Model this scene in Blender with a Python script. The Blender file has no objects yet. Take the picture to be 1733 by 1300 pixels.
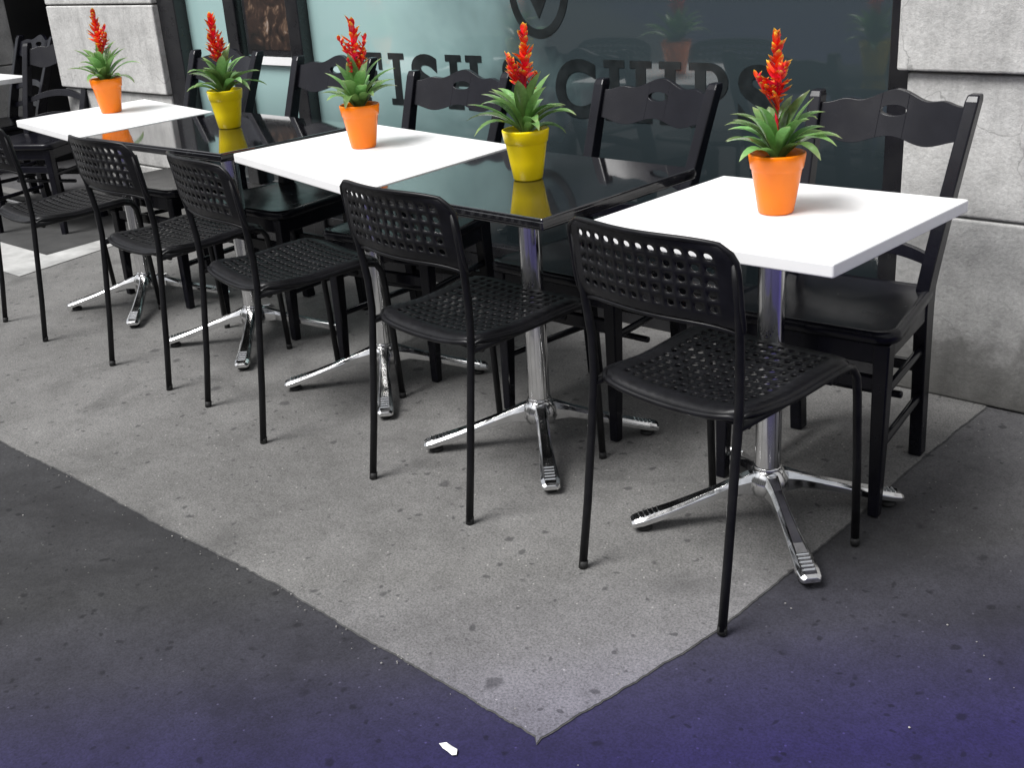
import bpy, bmesh, math, random
from mathutils import Vector, Matrix, noise
random.seed(7)
scn=bpy.context.scene
COL=scn.collection
pi=math.pi
# ------------------------------------------------------------------ materials
def new_mat(name):
    m=bpy.data.materials.new(name); m.use_nodes=True
    nt=m.node_tree; b=nt.nodes['Principled BSDF']
    return m,nt,b
def N(nt,t,**k):
    n=nt.nodes.new(t)
    for a,v in k.items(): setattr(n,a,v)
    return n
def noise_n(nt,vec,scale,detail=4,rough=.55,dist=0):
    n=N(nt,'ShaderNodeTexNoise'); n.inputs['Scale'].default_value=scale
    n.inputs['Detail'].default_value=detail; n.inputs['Roughness'].default_value=rough
    n.inputs['Distortion'].default_value=dist
    nt.links.new(vec,n.inputs['Vector']); return n.outputs['Fac']
def ramp(nt,fac,stops,interp='LINEAR'):
    r=N(nt,'ShaderNodeValToRGB'); r.color_ramp.interpolation=interp
    el=r.color_ramp.elements
    while len(el)<len(stops): el.new(.5)
    for e,(p,c) in zip(el,stops):
        e.position=p; e.color=(c[0],c[1],c[2],1) if isinstance(c,tuple) else (c,c,c,1)
    nt.links.new(fac,r.inputs['Fac']); return r.outputs['Color']
def mix(nt,fac,a,b,mode='MIX'):
    m=N(nt,'ShaderNodeMix',data_type='RGBA',blend_type=mode)
    for s,v in ((m.inputs['Factor'],fac),(m.inputs[6],a),(m.inputs[7],b)):
        if isinstance(v,(int,float)): s.default_value=v
        elif isinstance(v,tuple): s.default_value=(v[0],v[1],v[2],1)
        else: nt.links.new(v,s)
    return m.outputs[2]
def math_n(nt,op,a,b=None,c=None,clamp=False):
    m=N(nt,'ShaderNodeMath',operation=op,use_clamp=clamp)
    for i,v in enumerate((a,b,c)):
        if v is None: continue
        if isinstance(v,(int,float)): m.inputs[i].default_value=v
        else: nt.links.new(v,m.inputs[i])
    return m.outputs[0]
def bump(nt,b,h,strength=.3,dist=.01):
    n=N(nt,'ShaderNodeBump'); n.inputs['Strength'].default_value=strength; n.inputs['Distance'].default_value=dist
    nt.links.new(h,n.inputs['Height']); nt.links.new(n.outputs['Normal'],b.inputs['Normal'])
def objco(nt): return N(nt,'ShaderNodeTexCoord').outputs['Object']
def pm(name,c1,c2,scale=20,rough=.5,rough2=None,metal=0,bumps=0,bscale=200,coat=0,ior=None,spec=None,bdist=.002):
    m,nt,b=new_mat(name); co=objco(nt)
    f=noise_n(nt,co,scale)
    nt.links.new(ramp(nt,f,[(.35,c1),(.65,c2)]),b.inputs['Base Color'])
    if rough2 is None: b.inputs['Roughness'].default_value=rough
    else:
        f2=noise_n(nt,co,scale*1.7)
        nt.links.new(ramp(nt,f2,[(.35,rough),(.7,rough2)]),b.inputs['Roughness'])
    b.inputs['Metallic'].default_value=metal
    b.inputs['Coat Weight'].default_value=coat
    b.inputs['Coat Roughness'].default_value=.04
    if ior: b.inputs['IOR'].default_value=ior
    if spec is not None: b.inputs['Specular IOR Level'].default_value=spec
    if bumps: bump(nt,b,noise_n(nt,co,bscale,3),bumps,bdist)
    return m

M={}
M['white_top']=pm('white_laminate',(.85,.85,.85),(.89,.89,.89),8,.35,.5)
M['black_top']=pm('black_gloss_laminate',(.006,.006,.008),(.012,.012,.014),6,.05,.10,coat=1,ior=1.6)
M['chrome']=pm('polished_aluminium',(.76,.76,.76),(.88,.88,.88),14,.10,.22,metal=1,bumps=.05,bscale=60)
M['rubber']=pm('black_rubber',(.01,.01,.01),(.02,.02,.02),40,.7)
M['plastic']=pm('black_plastic',(.006,.006,.007),(.010,.010,.012),30,.30,.42,bumps=.25,bscale=900,bdist=.0005,spec=.26)
M['steel_black']=pm('black_painted_steel',(.005,.005,.006),(.010,.010,.011),25,.35,.5,spec=.28)
M['wood_black']=pm('black_lacquered_wood',(.003,.003,.006),(.007,.007,.011),8,.20,.28,bumps=.05,bscale=50,spec=.26)
M['soil']=pm('potting_soil',(.012,.008,.005),(.05,.035,.02),120,.9,bumps=1,bscale=150,bdist=.006)
def glaze(name,c,c2):
    m=pm(name,c,c2,9,.20,.28,spec=.35); return m
M['orange']=glaze('orange_glaze',(.93,.20,.001),(.96,.225,.002))
M['yellow']=glaze('yellow_glaze',(.94,.70,.002),(.97,.76,.004))

def attr_mat(name,stops,var=.5,rough=.35,trans=.0):
    m,nt,b=new_mat(name)
    a=N(nt,'ShaderNodeAttribute'); a.attribute_name='t'
    r=N(nt,'ShaderNodeAttribute'); r.attribute_name='rnd'
    col=ramp(nt,a.outputs['Fac'],stops)
    hs=N(nt,'ShaderNodeHueSaturation')
    nt.links.new(col,hs.inputs['Color'])
    nt.links.new(math_n(nt,'MULTIPLY_ADD',r.outputs['Fac'],var,1-var/2),hs.inputs['Value'])
    nt.links.new(math_n(nt,'MULTIPLY_ADD',r.outputs['Fac'],.03,.485),hs.inputs['Hue'])
    co=objco(nt)
    nz=ramp(nt,noise_n(nt,co,90,2),[(.3,.75),(.7,1.15)])
    nt.links.new(mix(nt,1.0,hs.outputs['Color'],nz,'MULTIPLY'),b.inputs['Base Color'])
    b.inputs['Roughness'].default_value=rough
    tr=N(nt,'ShaderNodeBsdfTranslucent'); nt.links.new(hs.outputs['Color'],tr.inputs['Color'])
    ms=N(nt,'ShaderNodeMixShader'); ms.inputs[0].default_value=trans
    out=[n for n in nt.nodes if n.type=='OUTPUT_MATERIAL'][0]
    nt.links.new(b.outputs[0],ms.inputs[1]); nt.links.new(tr.outputs[0],ms.inputs[2]); nt.links.new(ms.outputs[0],out.inputs['Surface'])
    return m
M['leaf']=attr_mat('bromeliad_leaf',[(0,(.22,.31,.09)),(.3,(.14,.28,.07)),(.8,(.18,.34,.11)),(1,(.32,.40,.17))],.9,.24,.25)
M['bract']=attr_mat('bromeliad_bract',[(0,(.80,.006,.03)),(.5,(.92,.018,.02)),(.76,(.95,.10,.015)),(.90,(.98,.55,.05)),(1,(.98,.75,.12))],.35,.35,.2)

# ------------------------------------------------------------------ mesh builder
class MB:
    def __init__(s): s.v=[];s.f=[];s.m=[];s.t=[];s.r=[];s.sm=[]
    def add(s,vs,fs,mi=0,ts=None,r=0,smooth=True):
        o=len(s.v); s.v+= [tuple(v) for v in vs]
        s.f+=[tuple(i+o for i in f) for f in fs]; s.m+=[mi]*len(fs); s.sm+=[smooth]*len(fs)
        s.t+= ts if ts else [0]*len(vs); s.r+=[r]*len(vs)
    def box(s,c,d,mi=0,rot=0):
        cx,cy,cz=c; dx,dy,dz=[q/2 for q in d]; vs=[]
        for x,y,z in [(-1,-1,-1),(1,-1,-1),(1,1,-1),(-1,1,-1),(-1,-1,1),(1,-1,1),(1,1,1),(-1,1,1)]:
            X,Y=x*dx,y*dy
            vs.append((cx+X*math.cos(rot)-Y*math.sin(rot),cy+X*math.sin(rot)+Y*math.cos(rot),cz+z*dz))
        s.add(vs,[(0,3,2,1),(4,5,6,7),(0,1,5,4),(1,2,6,5),(2,3,7,6),(3,0,4,7)],mi,smooth=False)
    def bx(s,x0,x1,y0,y1,z0,z1,mi=0): s.box(((x0+x1)/2,(y0+y1)/2,(z0+z1)/2),(x1-x0,y1-y0,z1-z0),mi)
    def tube(s,pts,rad,n=10,mi=0,cap=True,t=None,r=0):
        pts=[Vector(p) for p in pts]
        if not isinstance(rad,(list,tuple)): rad=[rad]*len(pts)
        vs=[];fs=[];ts=[]; up=None
        for i,p in enumerate(pts):
            d=(pts[min(i+1,len(pts)-1)]-pts[max(i-1,0)]).normalized()
            if up is None:
                up=Vector((1,0,0)) if abs(d.x)<.8 else Vector((0,1,0))
            a=(up-d*up.dot(d)).normalized(); b=d.cross(a); up=a
            for k in range(n):
                q=2*pi*k/n; vs.append(p+(a*math.cos(q)+b*math.sin(q))*rad[i]); ts.append(t or 0)
        for i in range(len(pts)-1):
            for k in range(n):
                fs.append((i*n+k,i*n+(k+1)%n,(i+1)*n+(k+1)%n,(i+1)*n+k))
        if cap: fs+= [tuple(range(n))[::-1],tuple(range((len(pts)-1)*n,len(pts)*n))]
        s.add(vs,fs,mi,ts,r)
    def sweep(s,secs,mi=0,cap=True,smooth=False):
        n=len(secs[0]);vs=[p for q in secs for p in q];fs=[]
        for i in range(len(secs)-1):
            for k in range(n): fs.append((i*n+k,i*n+(k+1)%n,(i+1)*n+(k+1)%n,(i+1)*n+k))
        if cap: fs+=[tuple(range(n))[::-1],tuple(range((len(secs)-1)*n,len(secs)*n))]
        s.add(vs,fs,mi,smooth=smooth)
    def lathe(s,prof,n=40,mi=0,c=(0,0)):
        vs=[];fs=[]
        for r,z in prof:
            for k in range(n): vs.append((c[0]+r*math.cos(2*pi*k/n),c[1]+r*math.sin(2*pi*k/n),z))
        for i in range(len(prof)-1):
            for k in range(n): fs.append((i*n+k,i*n+(k+1)%n,(i+1)*n+(k+1)%n,(i+1)*n+k))
        s.add(vs,fs,mi)
    def mesh(s,name,mats,fix=True):
        me=bpy.data.meshes.new(name); me.from_pydata(s.v,[],s.f)
        for m in mats: me.materials.append(m)
        for p,mi,sm in zip(me.polygons,s.m,s.sm): p.material_index=mi; p.use_smooth=sm
        a=me.attributes.new('t','FLOAT','POINT'); a.data.foreach_set('value',[float(x) for x in s.t])
        a=me.attributes.new('rnd','FLOAT','POINT'); a.data.foreach_set('value',[float(x) for x in s.r])
        if fix:
            bm=bmesh.new(); bm.from_mesh(me); bmesh.ops.recalc_face_normals(bm,faces=bm.faces[:]); bm.to_mesh(me); bm.free()
        me.update(); return me
def obj(name,me,parent=None,loc=(0,0,0),rot=0,bev=0,seg=2,scale=1):
    o=bpy.data.objects.new(name,me); COL.objects.link(o); o.location=loc; o.rotation_euler=(0,0,rot); o.scale=(scale,)*3
    if parent: o.parent=parent
    if bev:
        b=o.modifiers.new('bevel','BEVEL'); b.width=bev; b.segments=seg; b.limit_method='ANGLE'; b.angle_limit=math.radians(35)
    return o
def empty(name,loc=(0,0,0),rot=0,scale=1):
    e=bpy.data.objects.new(name,None); COL.objects.link(e); e.location=loc; e.rotation_euler=(0,0,rot); e.scale=(scale,)*3
    e.empty_display_size=.1; return e

# ------------------------------------------------------------------ perforated plates
def cells(m0,n,m1):
    w=(1-m0-m1)/n
    return [0]+[m0+w*k for k in range(n)]+[1-m1,1]
def plate(U,V,fn,hu,hv):
    b=MB(); nu=len(U)-1; nv=len(V)-1
    for i in range(nu):
        for j in range(nv):
            c=(U[i]+U[i+1])/2; d=(V[j]+V[j+1])/2; a=(U[i+1]-U[i])/2; e=(V[j+1]-V[j])/2
            n=16; ring=[]
            for k in range(n):
                q=2*pi*k/n; x,y=math.cos(q),math.sin(q); mm=max(abs(x),abs(y)); ring.append((x,y,x/mm,y/mm))
            P=[fn(c+X*a,d+Y_*e) for x,y,X,Y_ in ring]
            if i in (0,nu-1) or j in (0,nv-1):
                b.add(P+[fn(c,d)],[(k,(k+1)%n,n) for k in range(n)])
            else:
                Q=[fn(c+x*a*hu,d+y*e*hv) for x,y,X,Y_ in ring]
                b.add(P+Q,[(k,(k+1)%n,n+(k+1)%n,n+k) for k in range(n)])
    return b
def finish_plate(b,name,mat):
    me=b.mesh(name,[mat]); bm=bmesh.new(); bm.from_mesh(me); bmesh.ops.remove_doubles(bm,verts=bm.verts[:],dist=1e-5)
    bmesh.ops.recalc_face_normals(bm,faces=bm.faces[:]); bm.to_mesh(me); bm.free()
    return me
def back_fn(s,t):
    u=2*s-1; v=2*t-1
    z=.638+t*.171
    w=.208*(1-.16*abs(v)**7 if v>0 else 1-.05*abs(v)**7)
    z-= .010*abs(u)**4 if v>0 else 0
    z-= (1-t)*.018*abs(u)**5
    x=u*w
    y=.060-(z-.44)*.11-.042*(1-u*u)+ .012*abs(v)**3*(1 if v<0 else -1)
    return (x,y,z)
def seat_fn(s,t):
    u=2*s-1; v=2*t-1
    w=(.193+.012*t)*(1-.10*abs(v)**9)
    y=.055+t*.405 
    y+= (-.02*abs(u)**7 if v>0 else .02*abs(u)**7)*abs(v)**3
    z=.462-.016*(1-u*u)*(1-.6*t)-.010*math.exp(-((v+.2)/.5)**2)-(.016*max(0,(t-.86)/.14)**2)
    if abs(u)>.9: z-=.010*((abs(u)-.9)/.1)**2
    z-= .012*max(0,(.07-t)/.07)**2
    return (u*w,y,z)
ME_back=finish_plate(plate(cells(.085,12,.085),cells(.15,5,.095),back_fn,.55,.53),'chair_backrest',M['plastic'])
ME_seat=finish_plate(plate(cells(.10,12,.10),cells(.10,12,.11),seat_fn,.54,.50),'chair_seat',M['plastic'])
rb=MB()
per=[(k/40,0) for k in range(40)]+[(1,k/12) for k in range(12)]+[(1-k/40,1) for k in range(40)]+[(0,1-k/12) for k in range(12)]
rb.tube([back_fn(*p) for p in per+[per[0]]],.0052,8,cap=False)
per2=[(k/40,0) for k in range(40)]+[(1,k/40) for k in range(40)]+[(1-k/40,1) for k in range(40)]+[(0,1-k/40) for k in range(40)]
rb.tube([Vector(seat_fn(*p))-Vector((0,0,.003)) for p in per2+[per2[0]]],.007,8,cap=False)
ME_rim=rb.mesh('chair_rims',[M['plastic']])
fr=MB()
for sx in (-1,1):
    fr.tube([(sx*.193,0,.004),(sx*.190,.022,.16),(sx*.188,.045,.36),(sx*.188,.056,.46),(sx*.190,.055,.54),(sx*.196,.045,.63),(sx*.198,.034,.70),(sx*.197,.026,.765)],.0095,12)
    fr.tube([(sx*.20,.475,.004),(sx*.20,.466,.2),(sx*.198,.456,.37),(sx*.197,.450,.415),(sx*.195,.435,.438),(sx*.193,.41,.445),(sx*.19,.30,.44),(sx*.188,.16,.434),(sx*.188,.052,.432)],.0095,12)
    fr.tube([(sx*.20,.475,.0),(sx*.20,.475,.018)],.0103,12,mi=1)
    fr.tube([(sx*.193,0,.0),(sx*.192,.003,.018)],.0103,12,mi=1)
fr.tube([(-.188,.37,.425),(.188,.37,.425)],.008,8)
fr.tube([(-.188,.09,.425),(.188,.09,.425)],.008,8)
ME_frame=fr.mesh('chair_frame',[M['steel_black'],M['rubber']])
def metal_chair(x,y,rot):
    e=empty('perforated_chair',(x,y,0),rot)
    for n,me,s in (('backrest',ME_back,1),('seat',ME_seat,1),('rim',ME_rim,0),('frame',ME_frame,0)):
        o=obj(n,me,e)
        if s:
            m=o.modifiers.new('sol','SOLIDIFY'); m.thickness=.0028; m.offset=0
for x,y,r in [(-.015,-.452,-5),(-.75,-.425,-4),(-1.575,-.41,-10),(-2.195,-.36,-2),(-3.056,-.347,-4)]:
    metal_chair(x,y,math.radians(r))

# ------------------------------------------------------------------ wooden chairs
wc=MB()
def rect_sec(p,wx,wy,tilt=0):
    x,y,z=p
    return [(x-wx/2,y-wy/2,z),(x+wx/2,y-wy/2,z),(x+wx/2,y+wy/2,z),(x-wx/2,y+wy/2,z)]
def posty(z):
    return .375-.035*(z/.45) if z<.45 else .34+.165*((z-.45)/.45)**1.15
def postx(z): return .165+.003*z/.45 if z<.45 else .168+.030*(z-.45)/.45
for sx in (-1,1):
    secs=[]
    for z in (0,.1,.2,.3,.4,.46,.52,.6,.68,.76,.84,.885,.90):
        wy=.040+.014*math.exp(-((z-.47)/.2)**2); 
        secs.append(rect_sec((sx*postx(z),posty(z),z),.033 if z<.895 else .028,wy if z<.895 else wy-.008))
    wc.sweep(secs)
    wc.sweep([rect_sec((sx*.200,.004,0),.026,.026),rect_sec((sx*.198,.010,.2),.033,.033),rect_sec((sx*.197,.012,.43),.038,.038)])
    for z in (.17,.30):
        wc.tube([(sx*.198,.01,z),(sx*.166,posty(z),z)],.011,8)
wc.tube([(-.182,.19,.235),(.182,.19,.235)],.010,8)
wc.box((0,.010,.33),(.37,.018,.035)); wc.box((0,posty(.25),.25),(.32,.016,.030))
wc.box((0,.008,.405),(.372,.020,.05)); wc.box((0,posty(.4)-.0,.405),(.31,.020,.05))
for sx in (-1,1): wc.box((sx*.183,.175,.405),(.020,.30,.05),rot=sx*.085)
ME_wf=wc.mesh('wood_frame',[M['wood_black']])
ws=MB(); out=[]
def rc(cx,cy,r,a0,a1,n=6): return [(cx+r*math.cos(a0+(a1-a0)*k/n),cy+r*math.sin(a0+(a1-a0)*k/n)) for k in range(n+1)]
out+=rc(.185,.025,.045,-pi/2,0); out+=rc(.165,.345,.02,0,pi/2); out+=rc(-.165,.345,.02,pi/2,pi); out+=rc(-.185,.025,.045,pi,1.5*pi)
n=len(out); cx,cy=0,.18
def sc(k,z): return [(cx+(x-cx)*k,cy+(y-cy)*k,z) for x,y in out]
rings=[sc(.97,.430),sc(1.0,.437),sc(1.0,.452),sc(.975,.461),sc(.90,.458),sc(.6,.452),sc(.25,.449)]
vs=[p for r_ in rings for p in r_];fs=[]
for i in range(len(rings)-1):
    for k in range(n): fs.append((i*n+k,i*n+(k+1)%n,(i+1)*n+(k+1)%n,(i+1)*n+k))
fs+=[tuple(range(n))[::-1],tuple(range((len(rings)-1)*n,len(rings)*n))]
ws.add(vs,fs); ME_ws=ws.mesh('wood_seat',[M['wood_black']])
wr=MB()
def ycurve(x,z): return posty(z)+.030*(1-(x/.2)**2)
def strip(xs,zb,zt,th=.017):
    vs=[];fs=[]
    for x in xs:
        for z in (zb(x),zt(x)):
            y=ycurve(x,z); vs.append((x,y-th/2,z)); vs.append((x,y+th/2,z))
    for i in range(len(xs)-1):
        a=i*4;b=a+4
        fs+=[(a,b,b+2,a+2),(a+1,a+3,b+3,b+1),(a+2,b+2,b+3,a+3),(a,a+1,b+1,b)]
    fs+=[(0,2,3,1),(len(vs)-4,len(vs)-3,len(vs)-1,len(vs)-2)]
    wr.add(vs,fs,smooth=False)
ct=lambda x:.868+.034*math.exp(-(x/.065)**2)+.010*math.exp(-((abs(x)-.125)/.03)**2)
cb=lambda x:.788+.016*math.cos(x/.19*pi*2.0)*.6-.004
hw,hh,hz=.034,.0125,.853
def lin(a,b,n): return [a+(b-a)*k/n for k in range(n+1)]
strip(lin(-.188,-hw,22),cb,ct); strip(lin(hw,.188,22),cb,ct)
hx=[-hw*math.cos(pi*k/14) for k in range(15)]
up=lambda x:hz+hh*math.sqrt(max(0,1-(x/hw)**2)); lo=lambda x:hz-hh*math.sqrt(max(0,1-(x/hw)**2))
strip(hx,cb,lo); strip(hx,up,ct)
strip(lin(-.183,.183,24),lambda x:.600+.034*(1-(x/.183)**2),lambda x:.622+.044*(1-(x/.183)**2))
strip(lin(-.176,.176,24),lambda x:.505+.022*(1-(x/.18)**2),lambda x:.528+.030*(1-(x/.18)**2))
ME_wr=wr.mesh('wood_rails',[M['wood_black']],fix=False)
def wood_chair(x,y,rot,s=1):
    e=empty('wooden_chair',(x,y,0),math.radians(rot),s)
    obj('frame',ME_wf,e,bev=.005); obj('seat',ME_ws,e)
    o=obj('back_rails',ME_wr,e,bev=.003)
for a in [(0.0,.135,4),(-.755,.14,0),(-1.50,.15,7),(-2.24,.17,2,1.03),(-2.93,.17,3,1.04),(-4.62,.46,25,1.02),(-5.5,.62,0,1.02)]:
    wood_chair(*a)

# ------------------------------------------------------------------ tables
bs=MB()
def leg(ang):
    ca,sa=math.cos(ang),math.sin(ang); secs=[]
    for r,zt,w,h in [(.02,.128,.046,.060),(.045,.122,.040,.050),(.08,.108,.033,.034),(.13,.090,.033,.027),(.18,.073,.037,.024),(.23,.057,.043,.022),(.27,.046,.048,.021),(.30,.038,.051,.020),(.320,.032,.047,.017),(.328,.027,.036,.012)]:
        sec=[]
        for a,b in [(-.5,-1),(-.5,-.35),(-.30,0),(.30,0),(.5,-.35),(.5,-1)]:
            x,y,z=r,a*w,zt+b*h
            sec.append((x*ca-y*sa,x*sa+y*ca,z))
        secs.append(sec)
    bs.sweep(secs,smooth=False)
    for k in range(5):
        r=.262+k*.011; z=.0487-k*.0028
        bs.box((r*ca,r*sa,z),(.0045,.028,.004),rot=ang)
    bs.lathe([(.0001,.012),(.009,.012),(.009,.028)],12,2,(.295*ca,.295*sa))
    bs.lathe([(.0001,0),(.017,0),(.020,.004),(.018,.012),(.008,.014),(.0001,.014)],16,1,(.295*ca,.295*sa))
for k in range(4): leg(pi/4+k*pi/2)
bs.lathe([(.0001,.066),(.042,.068),(.050,.086),(.048,.108),(.038,.124),(.034,.130),(.0300,.132)],32)
bs.lathe([(.0295,.10),(.0295,.72)],36)
bs.lathe([(.0325,.124),(.0325,.136),(.0295,.138)],36)
ME_base=bs.mesh('base',[M['chrome'],M['rubber'],M['steel_black']])
sb=MB()
sb.box((0,0,.706),(.36,.045,.010),rot=pi/4); sb.box((0,0,.7062),(.36,.045,.0104),rot=-pi/4); sb.lathe([(.0001,.66),(.04,.66),(.045,.70),(.0001,.70)],24)
ME_sup=sb.mesh('support',[M['steel_black']])
def table(c,rot,quad,white):
    e=empty('cafe_table',(c[0],c[1],0),0)
    obj('pedestal_base',ME_base,e,rot=math.radians(rot),bev=.002); obj('top_support',ME_sup,e,rot=math.radians(rot))
    b=MB(); th=.028; z1=.74
    vs=[(x-c[0],y-c[1],z1-th) for x,y in quad]+[(x-c[0],y-c[1],z1) for x,y in quad]
    b.add(vs,[(0,3,2,1),(4,5,6,7),(0,1,5,4),(1,2,6,5),(2,3,7,6),(3,0,4,7)],0,smooth=False)
    obj('table_top',b.mesh('top',[M['white_top'] if white else M['black_top']]),e,bev=.004,seg=3)
    if not white:
        b=MB(); q=[Vector((x-c[0],y-c[1])) for x,y in quad]; m=sum(q,Vector((0,0)))/4
        q2=[m+(p-m)*1.004 for p in q]
        vs=[(p.x,p.y,z1-.021) for p in q2]+[(p.x,p.y,z1-.007) for p in q2]
        b.add(vs,[(0,1,5,4),(1,2,6,5),(2,3,7,6),(3,0,4,7),(0,3,2,1),(4,5,6,7)],0,smooth=False)
        obj('edge_band',b.mesh('band',[M['black_top']]),e,bev=.002)
table((0,.005),2,[(-.305,-.30),(.295,-.29),(.31,.28),(-.29,.265)],1)
table((-.72,.02),0,[(-1.005,-.265),(-.405,-.285),(-.40,.31),(-1.045,.33)],0)
table((-1.44,.09),2,[(-1.83,-.10),(-1.02,-.275),(-1.07,.365),(-1.79,.465)],1)
table((-2.16,.10),0,[(-2.67,-.14),(-1.87,-.12),(-1.84,.45),(-2.69,.47)],0)
table((-2.93,.13),2,[(-3.41,-.04),(-2.70,-.15),(-2.72,.43),(-3.40,.54)],1)
table((-5.42,.55),0,[(-5.79,.25),(-5.12,.25),(-5.09,.85),(-5.76,.86)],1)

# ------------------------------------------------------------------ potted bromeliads
def make_plant(seed):
    rnd=random.Random(seed); b=MB()
    def blade(base,az,e0,e1,L,w,fold,mi,segs=9,r=0,power=1.0,twist=0):
        p=Vector(base); vs=[];ts=[];fs=[]
        for k in range(segs+1):
            t=k/segs
            e=e0+(e1-e0)*t**power
            d=Vector((math.cos(az)*math.cos(e),math.sin(az)*math.cos(e),math.sin(e)))
            side=Vector((-math.sin(az+twist*t),math.cos(az+twist*t),0)); nrm=side.cross(d).normalized()*-1
            ww=w*(.42+1.25*t*(1-t*.55)) if t<.5 else w*(.42+1.25*.5*.725)*(1-((t-.5)/.5)**2.2)
            ww=max(ww,.0006)
            vs+= [p+side*ww/2-nrm*(-fold*ww),p,p-side*ww/2-nrm*(-fold*ww)]
            ts+=[t]*3
            p=p+d*(L/segs)
        for k in range(segs):
            a=k*3
            fs+=[(a,a+1,a+4,a+3),(a+1,a+2,a+5,a+4)]
        b.add(vs,fs,mi,ts,r)
        return p
    nl=rnd.randint(22,26)
    for i in range(nl):
        q=i/nl
        az=i*2.39996+rnd.uniform(-.35,.35)
        e0=math.radians(42+42*q+rnd.uniform(-10,10)); e1=math.radians(-45+85*q+rnd.uniform(-24,24))
        L=rnd.uniform(.120,.178)*(1-.10*q); 
        blade((.008*math.cos(az),.008*math.sin(az),.108+.026*q),az,e0,e1,L,rnd.uniform(.029,.042),.20,0,r=rnd.random(),power=rnd.uniform(.8,1.7),twist=rnd.uniform(-.5,.5))
    top=Vector((rnd.uniform(-.014,.014),rnd.uniform(-.010,.010),.357))
    s0=Vector((0,0,.11)); ax=(top-s0).normalized()
    b.tube([s0.lerp(top,k/8) for k in range(9)],[.0048-.0003*k for k in range(9)],8,1,t=.25,r=.3)
    def spike(p0,d,L,nb,size,wd=.5):
        d=Vector(d).normalized()
        for i in range(nb):
            q=i/(nb-1); az=i*2.2+rnd.uniform(-.5,.5)
            P=Vector(p0)+d*L*q
            e0=math.radians(10+48*q+rnd.uniform(-12,12)); 
            blade(P,az,e0,e0+math.radians(rnd.uniform(15,60)),size*(1.05-.35*q)*rnd.uniform(.75,1.25),size*wd,.30,1,6,r=rnd.random())
    spike(s0+ax*.135,ax,.108,30,.042)
    for k in range(5):
        az=rnd.uniform(0,2*pi); z=.195+.012*k; L=.050+rnd.uniform(0,.03)
        d=Vector((math.cos(az)*.62,math.sin(az)*.62,1)).normalized()
        s=Vector((0,0,z)); b.tube([s,s+d*L*.5,s+d*L],.002,6,1,t=.3,r=.5)
        spike(s+d*L*.45,d,L*.7,11,.026)
    for k in range(5):
        az=rnd.uniform(0,2*pi); blade((0,0,.16+.018*k),az,math.radians(70),math.radians(50),.05,.012,.3,0 if k<3 else 1,6,r=rnd.random())
    return b.mesh('bromeliad',[M['leaf'],M['bract']],fix=False)
pb=MB()
pb.lathe([(.0001,0),(.034,0),(.0375,.003),(.0445,.045),(.0525,.092),(.0535,.094),(.0555,.096),(.0595,.122),(.0595,.126),(.0575,.1275),(.0555,.125),(.0525,.10),(.0515,.09)],56)
pots=[]
for nm in ('orange','yellow'):
    pots.append(pb.mesh('pot_'+nm,[M[nm]]))
so=MB()
vs=[];fs=[];nr,na=6,28
for i in range(nr+1):
    for k in range(na):
        r=.0535*i/nr+.0001; a=2*pi*k/na; vs.append((r*math.cos(a),r*math.sin(a),.108+.004*noise.noise(Vector((r*80*math.cos(a),r*80*math.sin(a),0)))))
for i in range(nr):
    for k in range(na): fs.append((i*na+k,i*na+(k+1)%na,(i+1)*na+(k+1)%na,(i+1)*na+k))
so.add(vs,fs); ME_soil=so.mesh('soil',[M['soil']])
for i,(x,y,s,rr) in enumerate([(.009,0,1,0),(-.715,.022,1.0,1.2),(-1.50,.15,1.02,2.9),(-2.29,.21,1.04,4.1),(-3.17,.25,1.06,5.2)]):
    e=empty('potted_bromeliad',(x,y,.7405),rr,s)
    obj('pot',pots[i%2],e); obj('soil',ME_soil,e); obj('plant',make_plant(11+i*5),e)

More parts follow.
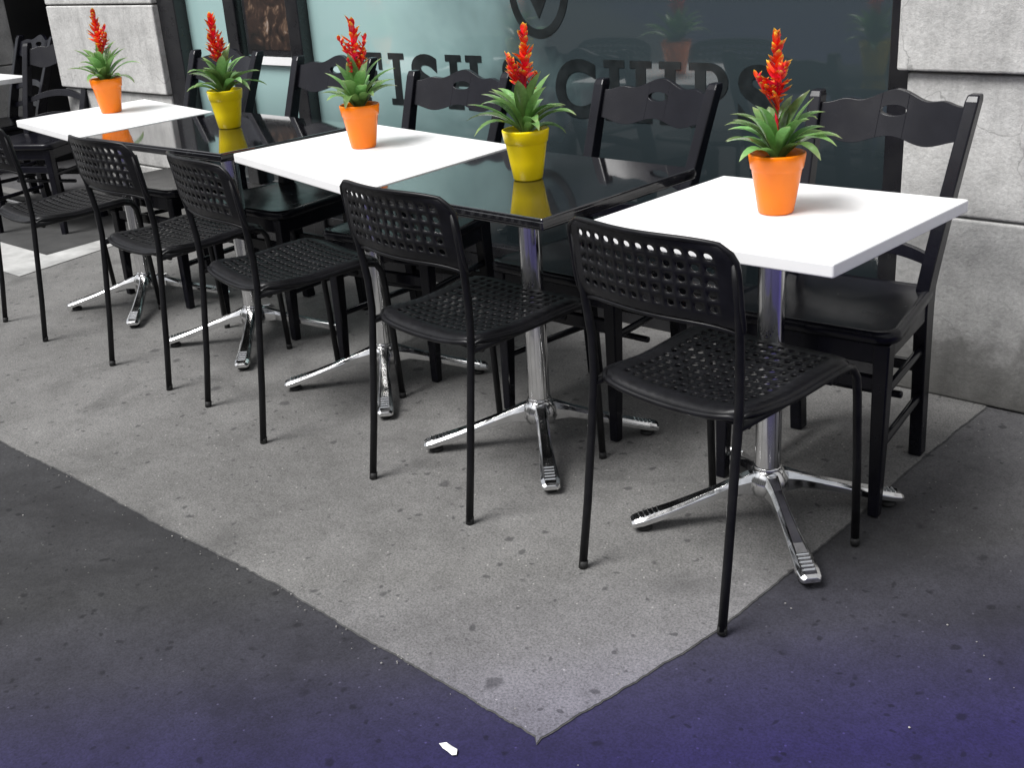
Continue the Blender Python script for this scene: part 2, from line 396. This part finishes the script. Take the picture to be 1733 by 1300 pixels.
# ------------------------------------------------------------------ ground
def N_sep(nt,c):
    s=N(nt,'ShaderNodeSeparateColor'); nt.links.new(c,s.inputs[0]); return s.outputs[0]
def ground_mat(name,base_lo,base_hi,speck,chipamt,violet,lift):
    m,nt,b=new_mat(name); co=objco(nt)
    big=noise_n(nt,co,1.1,6,.65,.5); med=noise_n(nt,co,7,7,.7,.3); fine=noise_n(nt,co,190,4,.75); fine2=noise_n(nt,co,45,4,.75)
    c=ramp(nt,math_n(nt,'MULTIPLY_ADD',med,.40,math_n(nt,'MULTIPLY',big,.60)),[(.34,base_lo),(.64,base_hi)])
    g=ramp(nt,fine,[(.36,.50),(.5,.97),(.62,1.30)]); c=mix(nt,speck,c,g,'MULTIPLY')
    g=ramp(nt,fine2,[(.33,.74),(.5,1.0),(.68,1.12)]); c=mix(nt,.6,c,g,'MULTIPLY')
    stn=ramp(nt,noise_n(nt,co,2.4,6,.65,.8),[(.55,0.0),(.70,.5)]); c=mix(nt,stn,c,(base_lo[0]*.5,base_lo[1]*.5,base_lo[2]*.51))
    vo=N(nt,'ShaderNodeTexVoronoi'); vo.inputs['Scale'].default_value=95; nt.links.new(co,vo.inputs['Vector'])
    chip=math_n(nt,'MULTIPLY',math_n(nt,'LESS_THAN',vo.outputs['Distance'],.22),math_n(nt,'GREATER_THAN',N_sep(nt,vo.outputs['Color']),.97))
    c=mix(nt,math_n(nt,'MULTIPLY',chip,chipamt),c,(.40,.39,.37))
    wv=N(nt,'ShaderNodeVectorMath',operation='ADD'); nv=N(nt,'ShaderNodeTexNoise'); nv.inputs['Scale'].default_value=30; nt.links.new(co,nv.inputs['Vector'])
    scv=N(nt,'ShaderNodeVectorMath',operation='SCALE'); scv.inputs['Scale'].default_value=.03; nt.links.new(nv.outputs['Color'],scv.inputs[0])
    nt.links.new(co,wv.inputs[0]); nt.links.new(scv.outputs[0],wv.inputs[1])
    for s,th,gt,dark in ((6,.13,.45,.6),(15,.17,.5,.65),(34,.22,.75,.65)):
        v2=N(nt,'ShaderNodeTexVoronoi'); v2.inputs['Scale'].default_value=s; nt.links.new(wv.outputs[0],v2.inputs['Vector'])
        sp=ramp(nt,v2.outputs['Distance'],[(th*.6,1.0),(th,0.0)])
        sp=math_n(nt,'MULTIPLY',sp,math_n(nt,'GREATER_THAN',N_sep(nt,v2.outputs['Color']),gt))
        c=mix(nt,math_n(nt,'MULTIPLY',sp,dark),c,(base_lo[0]*.3,base_lo[1]*.3,base_lo[2]*.33))
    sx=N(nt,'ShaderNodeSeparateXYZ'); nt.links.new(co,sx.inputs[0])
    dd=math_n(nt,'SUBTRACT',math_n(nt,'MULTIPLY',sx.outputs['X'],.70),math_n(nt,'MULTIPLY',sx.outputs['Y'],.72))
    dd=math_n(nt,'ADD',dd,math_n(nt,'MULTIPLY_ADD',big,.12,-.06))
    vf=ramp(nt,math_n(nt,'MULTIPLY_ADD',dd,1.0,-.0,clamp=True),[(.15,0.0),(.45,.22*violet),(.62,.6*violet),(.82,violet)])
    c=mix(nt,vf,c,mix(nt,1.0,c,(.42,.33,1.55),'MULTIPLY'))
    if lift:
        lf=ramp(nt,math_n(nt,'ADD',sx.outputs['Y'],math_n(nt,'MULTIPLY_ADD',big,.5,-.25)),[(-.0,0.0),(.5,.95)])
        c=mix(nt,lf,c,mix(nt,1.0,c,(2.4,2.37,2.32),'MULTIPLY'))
    nt.links.new(c,b.inputs['Base Color'])
    b.inputs['Roughness'].default_value=.85; b.inputs['Specular IOR Level'].default_value=.3
    bump(nt,b,math_n(nt,'MULTIPLY_ADD',fine,.45,math_n(nt,'MULTIPLY',med,.6)),.35,.004)
    return m
M['pave']=ground_mat('worn_pavement',(.112,.110,.107),(.200,.197,.193),.85,.7,.22,False)
M['asph']=ground_mat('dark_asphalt',(.026,.026,.028),(.050,.050,.053),.6,.15,1.0,True)
M['seam']=pm('asphalt_seam',(.05,.05,.052),(.09,.09,.09),60,.9,bumps=.6,bscale=200)
g=MB(); g.add([(-200,-200,-.004),(200,-200,-.004),(200,200,-.004),(-200,200,-.004)],[(0,1,2,3)])
obj('ground',g.mesh('ground',[M['asph']]))
def jag(p,s,amp,seed): return amp*(.7*noise.noise(Vector((p*s,seed,0)))+.35*noise.noise(Vector((p*s*5,seed+9,0)))+.22*noise.noise(Vector((p*s*22,seed+3,0)))+.2*noise.noise(Vector((p*s*60,seed+7,0))))
def patch(off,z,name,mat):
    pts=[]; n=260
    for k in range(n+1):
        y=1.0+(-.935-1.0)*k/n
        x=.165-.075*max(0,(-y-.45)/.5)+jag(y,3,.010,1.3)+off
        pts.append((x,y))
    pts[-1]=(.098+off*.8,-.945-off)
    for k in range(1,900):
        x=.09-k*.006*(1+k*.003)
        y=-.930+.035*min(1,-x/.8)+jag(x,2.2,.011,5.7)-off
        if x<-14: break
        pts.append((x,y))
    xe=pts[-1][0]; pts+=[(xe,1.0)]
    me=bpy.data.meshes.new(name); bm=bmesh.new()
    f=bm.faces.new([bm.verts.new((x,y,z)) for x,y in pts]); bmesh.ops.triangulate(bm,faces=[f])
    for q in bm.faces:
        q.normal_update()
        if q.normal.z<0: q.normal_flip()
    bm.to_mesh(me); bm.free(); me.materials.append(mat)
    return obj(name,me)
patch(.003,-.002,'pavement_seam',M['seam'])
patch(0,-.0005,'pavement',M['pave'])
d=MB(); d.add([(-4.11,.28,.004),(-4.17,.9,.004),(-9,.9,.004),(-9,.30,.004)],[(0,1,2,3)])  # flat sheet, darker than the ground around it
obj('dark_ground_sheet',d.mesh('m',[pm('dark_ground',(.03,.03,.03),(.05,.05,.05),8,.8,bumps=.4)]))
d=MB(); d.add([(-3.86,.02,.0025),(-3.98,.62,.0025),(-9,.62,.0025),(-9,.06,.0025)],[(0,1,2,3)])  # sunlit strip of ground, its brightness painted on as a pale sheet
obj('painted_sun_strip',d.mesh('m',[pm('painted_sunlight',(.28,.28,.275),(.52,.52,.51),5,.8,bumps=.4)]))
ps=MB(); 
px=[(-.026,.004),(-.014,.011),(.000,.010),(.014,.007),(.021,-.004),(.016,-.010),(.002,-.006),(-.010,-.004)]
ps.add([(x,y,.002+.003*abs(math.sin(i*1.7))) for i,(x,y) in enumerate(px)]+[(0,.002,.006)],[(i,(i+1)%8,8) for i in range(8)],smooth=False)
obj('paper_scrap',ps.mesh('p',[pm('white_paper',(.75,.75,.73),(.85,.85,.85),30,.8)]),loc=(-.014,-1.053,-.003),rot=.1)
lb=MB()
rl=random.Random(3)
for i in range(260):
    if i<150: x=rl.uniform(-4,.9); y=rl.uniform(-1.3,.8)
    else:
        x=rl.uniform(-2.5,.09); y=-.925+rl.gauss(0,.02)+.03*min(1,-x/.8) if x<.09 else 0
    s=rl.uniform(.0008,.0026)
    vs=[(x+s*rl.uniform(.6,1.3)*math.cos(a),y+s*rl.uniform(.6,1.3)*math.sin(a),.0) for a in (0,1.2,2.5,3.8,5)]+[(x,y,.000+s*.8)]
    lb.add(vs,[(k,(k+1)%5,5) for k in range(5)],smooth=False)
obj('gravel_crumbs',lb.mesh('l',[pm('pale_grit',(.15,.145,.14),(.4,.39,.37),300,.9)]))

# ------------------------------------------------------------------ building
def stone_mat():
    m,nt,b=new_mat('painted_limestone'); co=objco(nt)
    big=noise_n(nt,co,2.2,5,.6,.6); med=noise_n(nt,co,14,6,.7); fine=noise_n(nt,co,90,5,.75)
    c=ramp(nt,big,[(.3,(.46,.455,.445)),(.6,(.62,.615,.60))])
    c=mix(nt,.6,c,ramp(nt,med,[(.3,.62),(.6,1.05)]),'MULTIPLY')
    c=mix(nt,.5,c,ramp(nt,fine,[(.35,.7),(.6,1.1)]),'MULTIPLY')
    s=N(nt,'ShaderNodeSeparateXYZ'); nt.links.new(co,s.inputs[0])
    zz=math_n(nt,'ADD',s.outputs['Z'],math_n(nt,'MULTIPLY_ADD',noise_n(nt,co,5,6,.7),-.50,.25))
    dirt=ramp(nt,zz,[(.0,.95),(.12,.8),(.22,.35),(.6,.0)])
    c=mix(nt,dirt,c,(.085,.083,.078))
    mp=N(nt,'ShaderNodeMapping'); mp.inputs['Scale'].default_value=(9,9,.8); nt.links.new(co,mp.inputs['Vector'])
    st=noise_n(nt,mp.outputs[0],1.5,5,.7); c=mix(nt,.6,c,ramp(nt,st,[(.35,.72),(.55,1.0)]),'MULTIPLY')
    vo=N(nt,'ShaderNodeTexVoronoi',feature='DISTANCE_TO_EDGE'); vo.inputs['Scale'].default_value=2.3
    wv=N(nt,'ShaderNodeVectorMath',operation='ADD'); nv=N(nt,'ShaderNodeTexNoise'); nv.inputs['Scale'].default_value=6; nv.inputs['Detail'].default_value=6; nt.links.new(co,nv.inputs['Vector'])
    scv=N(nt,'ShaderNodeVectorMath',operation='SCALE'); scv.inputs['Scale'].default_value=.25; nt.links.new(nv.outputs['Color'],scv.inputs[0])
    nt.links.new(co,wv.inputs[0]); nt.links.new(scv.outputs[0],wv.inputs[1]); nt.links.new(wv.outputs[0],vo.inputs['Vector'])
    cr=ramp(nt,vo.outputs['Distance'],[(.0,1.0),(.006,.0)])
    cr=math_n(nt,'MULTIPLY',cr,ramp(nt,big,[(.45,.0),(.55,.6)]))
    c=mix(nt,cr,c,(.15,.15,.145))
    nt.links.new(c,b.inputs['Base Color']); b.inputs['Roughness'].default_value=.8
    bump(nt,b,math_n(nt,'MULTIPLY_ADD',fine,.4,med),.5,.008)
    return m
M['stone']=stone_mat()
M['frame']=pm('black_window_frame',(.008,.008,.010),(.016,.016,.018),12,.25,.4,coat=.3)
def glass_mat(name,k):
    m,nt,b=new_mat(name); co=objco(nt)
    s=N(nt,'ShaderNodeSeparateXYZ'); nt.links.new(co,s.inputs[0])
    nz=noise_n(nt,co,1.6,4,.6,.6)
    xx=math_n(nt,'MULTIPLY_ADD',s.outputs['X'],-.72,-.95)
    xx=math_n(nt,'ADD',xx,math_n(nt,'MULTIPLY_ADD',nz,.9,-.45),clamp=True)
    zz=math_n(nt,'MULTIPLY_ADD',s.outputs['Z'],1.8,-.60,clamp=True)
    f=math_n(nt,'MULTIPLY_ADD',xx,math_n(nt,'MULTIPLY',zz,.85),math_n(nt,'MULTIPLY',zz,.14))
    c=ramp(nt,f,[(.0,(.014*k,.020*k,.023*k)),(.14,(.036*k,.050*k,.056*k)),(.40,(.19*k,.29*k,.29*k)),(.75,(.36*k,.53*k,.52*k))])  # hazy reflection painted into the base colour, paler teal to the upper left
    nt.links.new(c,b.inputs['Base Color']); b.inputs['Roughness'].default_value=.03; b.inputs['IOR'].default_value=1.75
    b.inputs['Coat Weight'].default_value=.6; b.inputs['Coat Roughness'].default_value=.08
    return m
M['glass']=glass_mat('shop_glass_painted_haze',1.0)
bd=empty('restaurant_building')
M['interior']=pm('dark_interior',(.006,.006,.007),(.02,.02,.02),3,.6)
st=MB()
def courses(x0,x1,y0,y1,joints,proud):
    for (za,zb),p in zip(joints,proud):
        st.bx(x0-(p if x0>-1 else 0),x1,y0-p,y1,za,zb)
J=[(0,.525),(.531,.908),(.914,1.42),(1.427,1.9),(1.907,2.4),(2.407,2.9)]
PR=[.0,.0,.022,.022,.022,.022]
courses(-.125,4.0,.91,1.5,J,PR)
JL=[(0,.31),(.317,.68),(.687,1.10),(1.107,1.5),(1.507,1.9),(1.907,2.4),(2.407,2.9)]
courses(-4.83,-3.80,.91,1.5,JL,[0,0,.02,.02,.02,.02,.02])
courses(-9.0,-6.6,.91,1.5,JL,[0,0,.02,.02,.02,.02,.02])
obj('stone_piers',st.mesh('s',[M['stone']]),bd,bev=.007,seg=3)
bk=MB()
bk.bx(-.11,3.9,.922,1.45,0,2.9); bk.bx(-4.8,-3.83,.922,1.45,0,2.9)
obj('mortar_core',bk.mesh('s',[pm('mortar',(.2,.2,.19),(.34,.34,.33),30,.9)]),bd)
up_=MB()
up_.bx(-9,4,.86,1.6,2.915,3.4)
for k in range(6):
    x=-8.6+k*2.15
    up_.bx(x-.4,x+.55,.93,1.6,3.4,5.6); up_.bx(x-.4,x+.55,.93,1.6,6.4,8.6)
up_.bx(-9,4,.93,1.6,5.6,6.4); up_.bx(-9,4,.931,1.6,8.6,9.4); up_.bx(-9,4,.80,1.6,9.4,9.6)
obj('upper_wall',up_.mesh('u',[M['stone']]),bd)
uw=MB(); uw.bx(-8.9,3.9,1.2,1.25,3.4,8.6); obj('upper_windows',uw.mesh('u',[M['glass']]),bd)
fm=MB()
fm.bx(-2.84,-2.76,.93,1.04,.0,2.9); fm.bx(-3.80,-3.66,.92,1.05,0,2.9)
fm.bx(-2.76,-.165,.95,1.05,0,.16); fm.bx(-2.76,-.165,.945,1.05,.16,.20)
fm.bx(-2.76,-.165,.95,1.05,2.5,2.9); fm.bx(-.20,-.13,.955,1.05,.2,2.5)
fm.bx(-3.66,-2.84,.95,1.05,0,.30); fm.bx(-3.66,-2.84,.95,1.05,2.5,2.9)
fm.bx(-3.30,-3.22,.94,1.045,.30,2.5)
fm.bx(-6.6,-4.83,.95,1.05,2.3,2.9)
obj('shopfront_frame',fm.mesh('f',[M['frame']]),bd,bev=.004)
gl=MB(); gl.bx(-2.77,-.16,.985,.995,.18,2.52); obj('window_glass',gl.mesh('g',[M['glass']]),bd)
gl=MB(); gl.bx(-3.67,-3.29,.985,.995,.28,2.52); gl.bx(-3.23,-2.83,.985,.995,.28,2.52)
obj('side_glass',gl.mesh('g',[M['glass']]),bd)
it=MB(); it.bx(-6.6,-4.83,3.5,3.6,0,2.9); it.bx(-6.7,-6.6,1.5,3.6,0,2.9); it.bx(-4.83,-4.73,1.5,3.6,0,2.9); it.bx(-6.7,-4.73,1.1,3.6,2.9,3.0)
obj('doorway_interior',it.mesh('i',[M['interior']]),bd)
po=empty('framed_poster',(-3.02,.975,1.10))
q=MB(); q.bx(-.17,.17,-.012,0,-.22,.32); obj('frame',q.mesh('q',[M['frame']]),po,bev=.003)
pmx,nt,b=new_mat('poster_print'); co=objco(nt)
nz=noise_n(nt,co,9,4,.6,1.5); nt.links.new(ramp(nt,nz,[(.35,(.01,.01,.01)),(.55,(.04,.025,.02)),(.62,(.14,.09,.06)),(.72,(.35,.28,.24))]),b.inputs['Base Color']); b.inputs['Roughness'].default_value=.3
q=MB(); q.bx(-.145,.145,-.015,-.0125,-.195,.295); obj('print',q.mesh('q',[pmx]),po)
q=MB(); q.bx(-.17,.17,-.010,0,-.26,-.225); obj('label_strip',q.mesh('q',[M['white_top']]),po)

# ------------------------------------------------------------------ lettering
M['ink']=pm('dark_frosted_vinyl',(.008,.011,.012),(.018,.023,.025),20,.3)
lp=MB(); Z0,Z1=.705,.905; Y=.983
def glyph(ch,x0,x1,offset=.035):
    cu=bpy.data.curves.new('t','FONT'); cu.body=ch; cu.size=1; cu.offset=offset; cu.resolution_u=6
    o=bpy.data.objects.new('t',cu); COL.objects.link(o)
    dg=bpy.context.evaluated_depsgraph_get(); dg.update()
    me=bpy.data.meshes.new_from_object(o.evaluated_get(dg))
    xs=[v.co.x for v in me.vertices]; ys=[v.co.y for v in me.vertices]
    a,b_,c,d=min(xs),max(xs),min(ys),max(ys)
    vs=[(x0+(v.co.x-a)/(b_-a)*(x1-x0),Y,Z0+(v.co.y-c)/(d-c)*(Z1-Z0)) for v in me.vertices]
    lp.add(vs,[tuple(p.vertices) for p in me.polygons],smooth=False)
    bpy.data.objects.remove(o)
def R(x0,x1,z0,z1): lp.add([(x0,Y,z0),(x1,Y,z0),(x1,Y,z1),(x0,Y,z1)],[(0,1,2,3)],smooth=False)
def I_(x0,x1):
    c=(x0+x1)/2; sw=.020; e=.024
    R(c-sw,c+sw,Z0+e,Z1-e); R(x0,x1,Z0,Z0+e); R(x0,x1,Z1-e,Z1)
def H_(x0,x1):
    m=(x1-x0)*.44
    I_(x0,x0+m); I_(x1-m,x1); R(x0+m/2+.020,x1-m/2-.020,.792,.818)
def F_(x0,x1):
    m=(x1-x0)*.5; I_(x0,x0+m); R(x0+m,x1,Z1-.024,Z1); R(x1-.022,x1,Z1-.066,Z1-.024); R(x0+m/2+.020,x1-.05,.792,.818); R(x1-.05,x1-.034,.774,.836)
def P_(x0,x1):
    I_(x0,x0+.085); 
    xc=x0+.075; zc=(Z1+.787)/2; ro=(Z1-.787)/2; rx=x1-xc; n=14
    vs=[];fs=[]
    for k in range(n+1):
        a=-pi/2+pi*k/n
        vs+=[(xc+rx*math.cos(a),Y-.0005,zc+ro*math.sin(a)),(xc+(rx-.036)*math.cos(a),Y-.0005,zc+(ro-.023)*math.sin(a))]
    fs=[(2*k,2*k+2,2*k+3,2*k+1) for k in range(n)]
    lp.add(vs,fs,smooth=False); R(x0+.0425+.020,xc,.787,.810)
F_(-2.50,-2.33); I_(-2.29,-2.20); glyph('S',-2.16,-2.01); H_(-1.97,-1.78); glyph('&',-1.70,-1.53,.025)
glyph('C',-1.43,-1.25); H_(-1.215,-1.02); I_(-.99,-.905); P_(-.875,-.73); glyph('S',-.695,-.56)
obj('window_lettering',lp.mesh('fish_and_chips',[M['ink']],fix=False))
em=MB(); n=48; vs=[];cx,cz=-1.49,1.135
for k in range(n):
    a=2*pi*k/n; vs+=[(cx+.135*math.cos(a),Y,cz+.165*math.sin(a)),(cx+.105*math.cos(a),Y,cz+.135*math.sin(a))]
em.add(vs,[(2*k,(2*k+2)%(2*n),(2*k+3)%(2*n),2*k+1) for k in range(n)],smooth=False)
em.add([(cx,Y,cz-.10),(cx+.055,Y,cz),(cx,Y,cz+.10),(cx-.055,Y,cz)],[(0,1,2,3)],smooth=False)
obj('window_emblem',em.mesh('e',[M['ink']],fix=False))

# ------------------------------------------------------------------ opposite side of street
ob=empty('apartment_building')
o1=MB()
for k in range(14):
    x=-34+k*4.2; o1.bx(x-1.35,x+1.35,-22,-20,0,9)
for z0,z1 in ((0,.6),(2.9,3.7),(6,6.8),(8.2,9.2)): o1.bx(-36,24,-21.9,-20.06,z0,z1)
obj('facade',o1.mesh('o',[pm('pale_facade',(.36,.35,.33),(.48,.47,.44),1.5,.85)]),ob)
o2=MB(); o2.bx(-36,24,-21.8,-20.6,.5,9.0); obj('windows',o2.mesh('o',[M['frame']]),ob)
k=MB(); k.bx(-60,60,-20.05,-12,-.05,.13); obj('far_pavement',k.mesh('k',[pm('pale_concrete',(.28,.28,.27),(.40,.40,.39),3,.85)]),bev=.02)

# ------------------------------------------------------------------ light
w=bpy.data.worlds.new('World'); scn.world=w; w.use_nodes=True; nt=w.node_tree
sky=N(nt,'ShaderNodeTexSky'); sky.sky_type='NISHITA'; sky.sun_disc=False
el=58
sky.sun_elevation=math.radians(el); 
sd=Vector((-.30,-.90,0)).normalized()
sky.sun_rotation=math.atan2(sd.x,sd.y)
sky.air_density=1.0; sky.dust_density=3.0
hs=N(nt,'ShaderNodeHueSaturation'); hs.inputs['Saturation'].default_value=.2
nt.links.new(sky.outputs[0],hs.inputs['Color'])
bg=nt.nodes['Background']; nt.links.new(hs.outputs[0],bg.inputs['Color']); bg.inputs['Strength'].default_value=.15
L=bpy.data.lights.new('sun','SUN'); L.energy=3.9; L.angle=math.radians(26); L.color=(1,.99,.975)
lo=bpy.data.objects.new('sun',L); COL.objects.link(lo)
tosun=Vector((sd.x*math.cos(math.radians(el)),sd.y*math.cos(math.radians(el)),math.sin(math.radians(el))))
lo.rotation_euler=tosun.to_track_quat('Z','Y').to_euler(); lo.location=(0,-3,8)

# ------------------------------------------------------------------ camera
C=Vector((1.233,-2.1349,1.3478)); yaw,pit,roll,f=-0.7613,.3821,-.0692,1939.8
fw=Vector((math.sin(yaw)*math.cos(pit),math.cos(yaw)*math.cos(pit),-math.sin(pit)))
r=Vector((math.cos(yaw),-math.sin(yaw),0)); u=r.cross(fw)
r2=r*math.cos(roll)+u*math.sin(roll); u2=-r*math.sin(roll)+u*math.cos(roll)
cd=bpy.data.cameras.new('camera'); cam=bpy.data.objects.new('camera',cd); COL.objects.link(cam)
Mx=Matrix((r2,u2,-fw)).transposed().to_4x4(); Mx.translation=C; cam.matrix_world=Mx
cd.sensor_width=36; cd.lens=36*f/1733; cd.clip_end=1000; cd.clip_start=.05
scn.camera=cam
scn.view_settings.view_transform='Standard'; scn.view_settings.look='None'; scn.view_settings.exposure=0
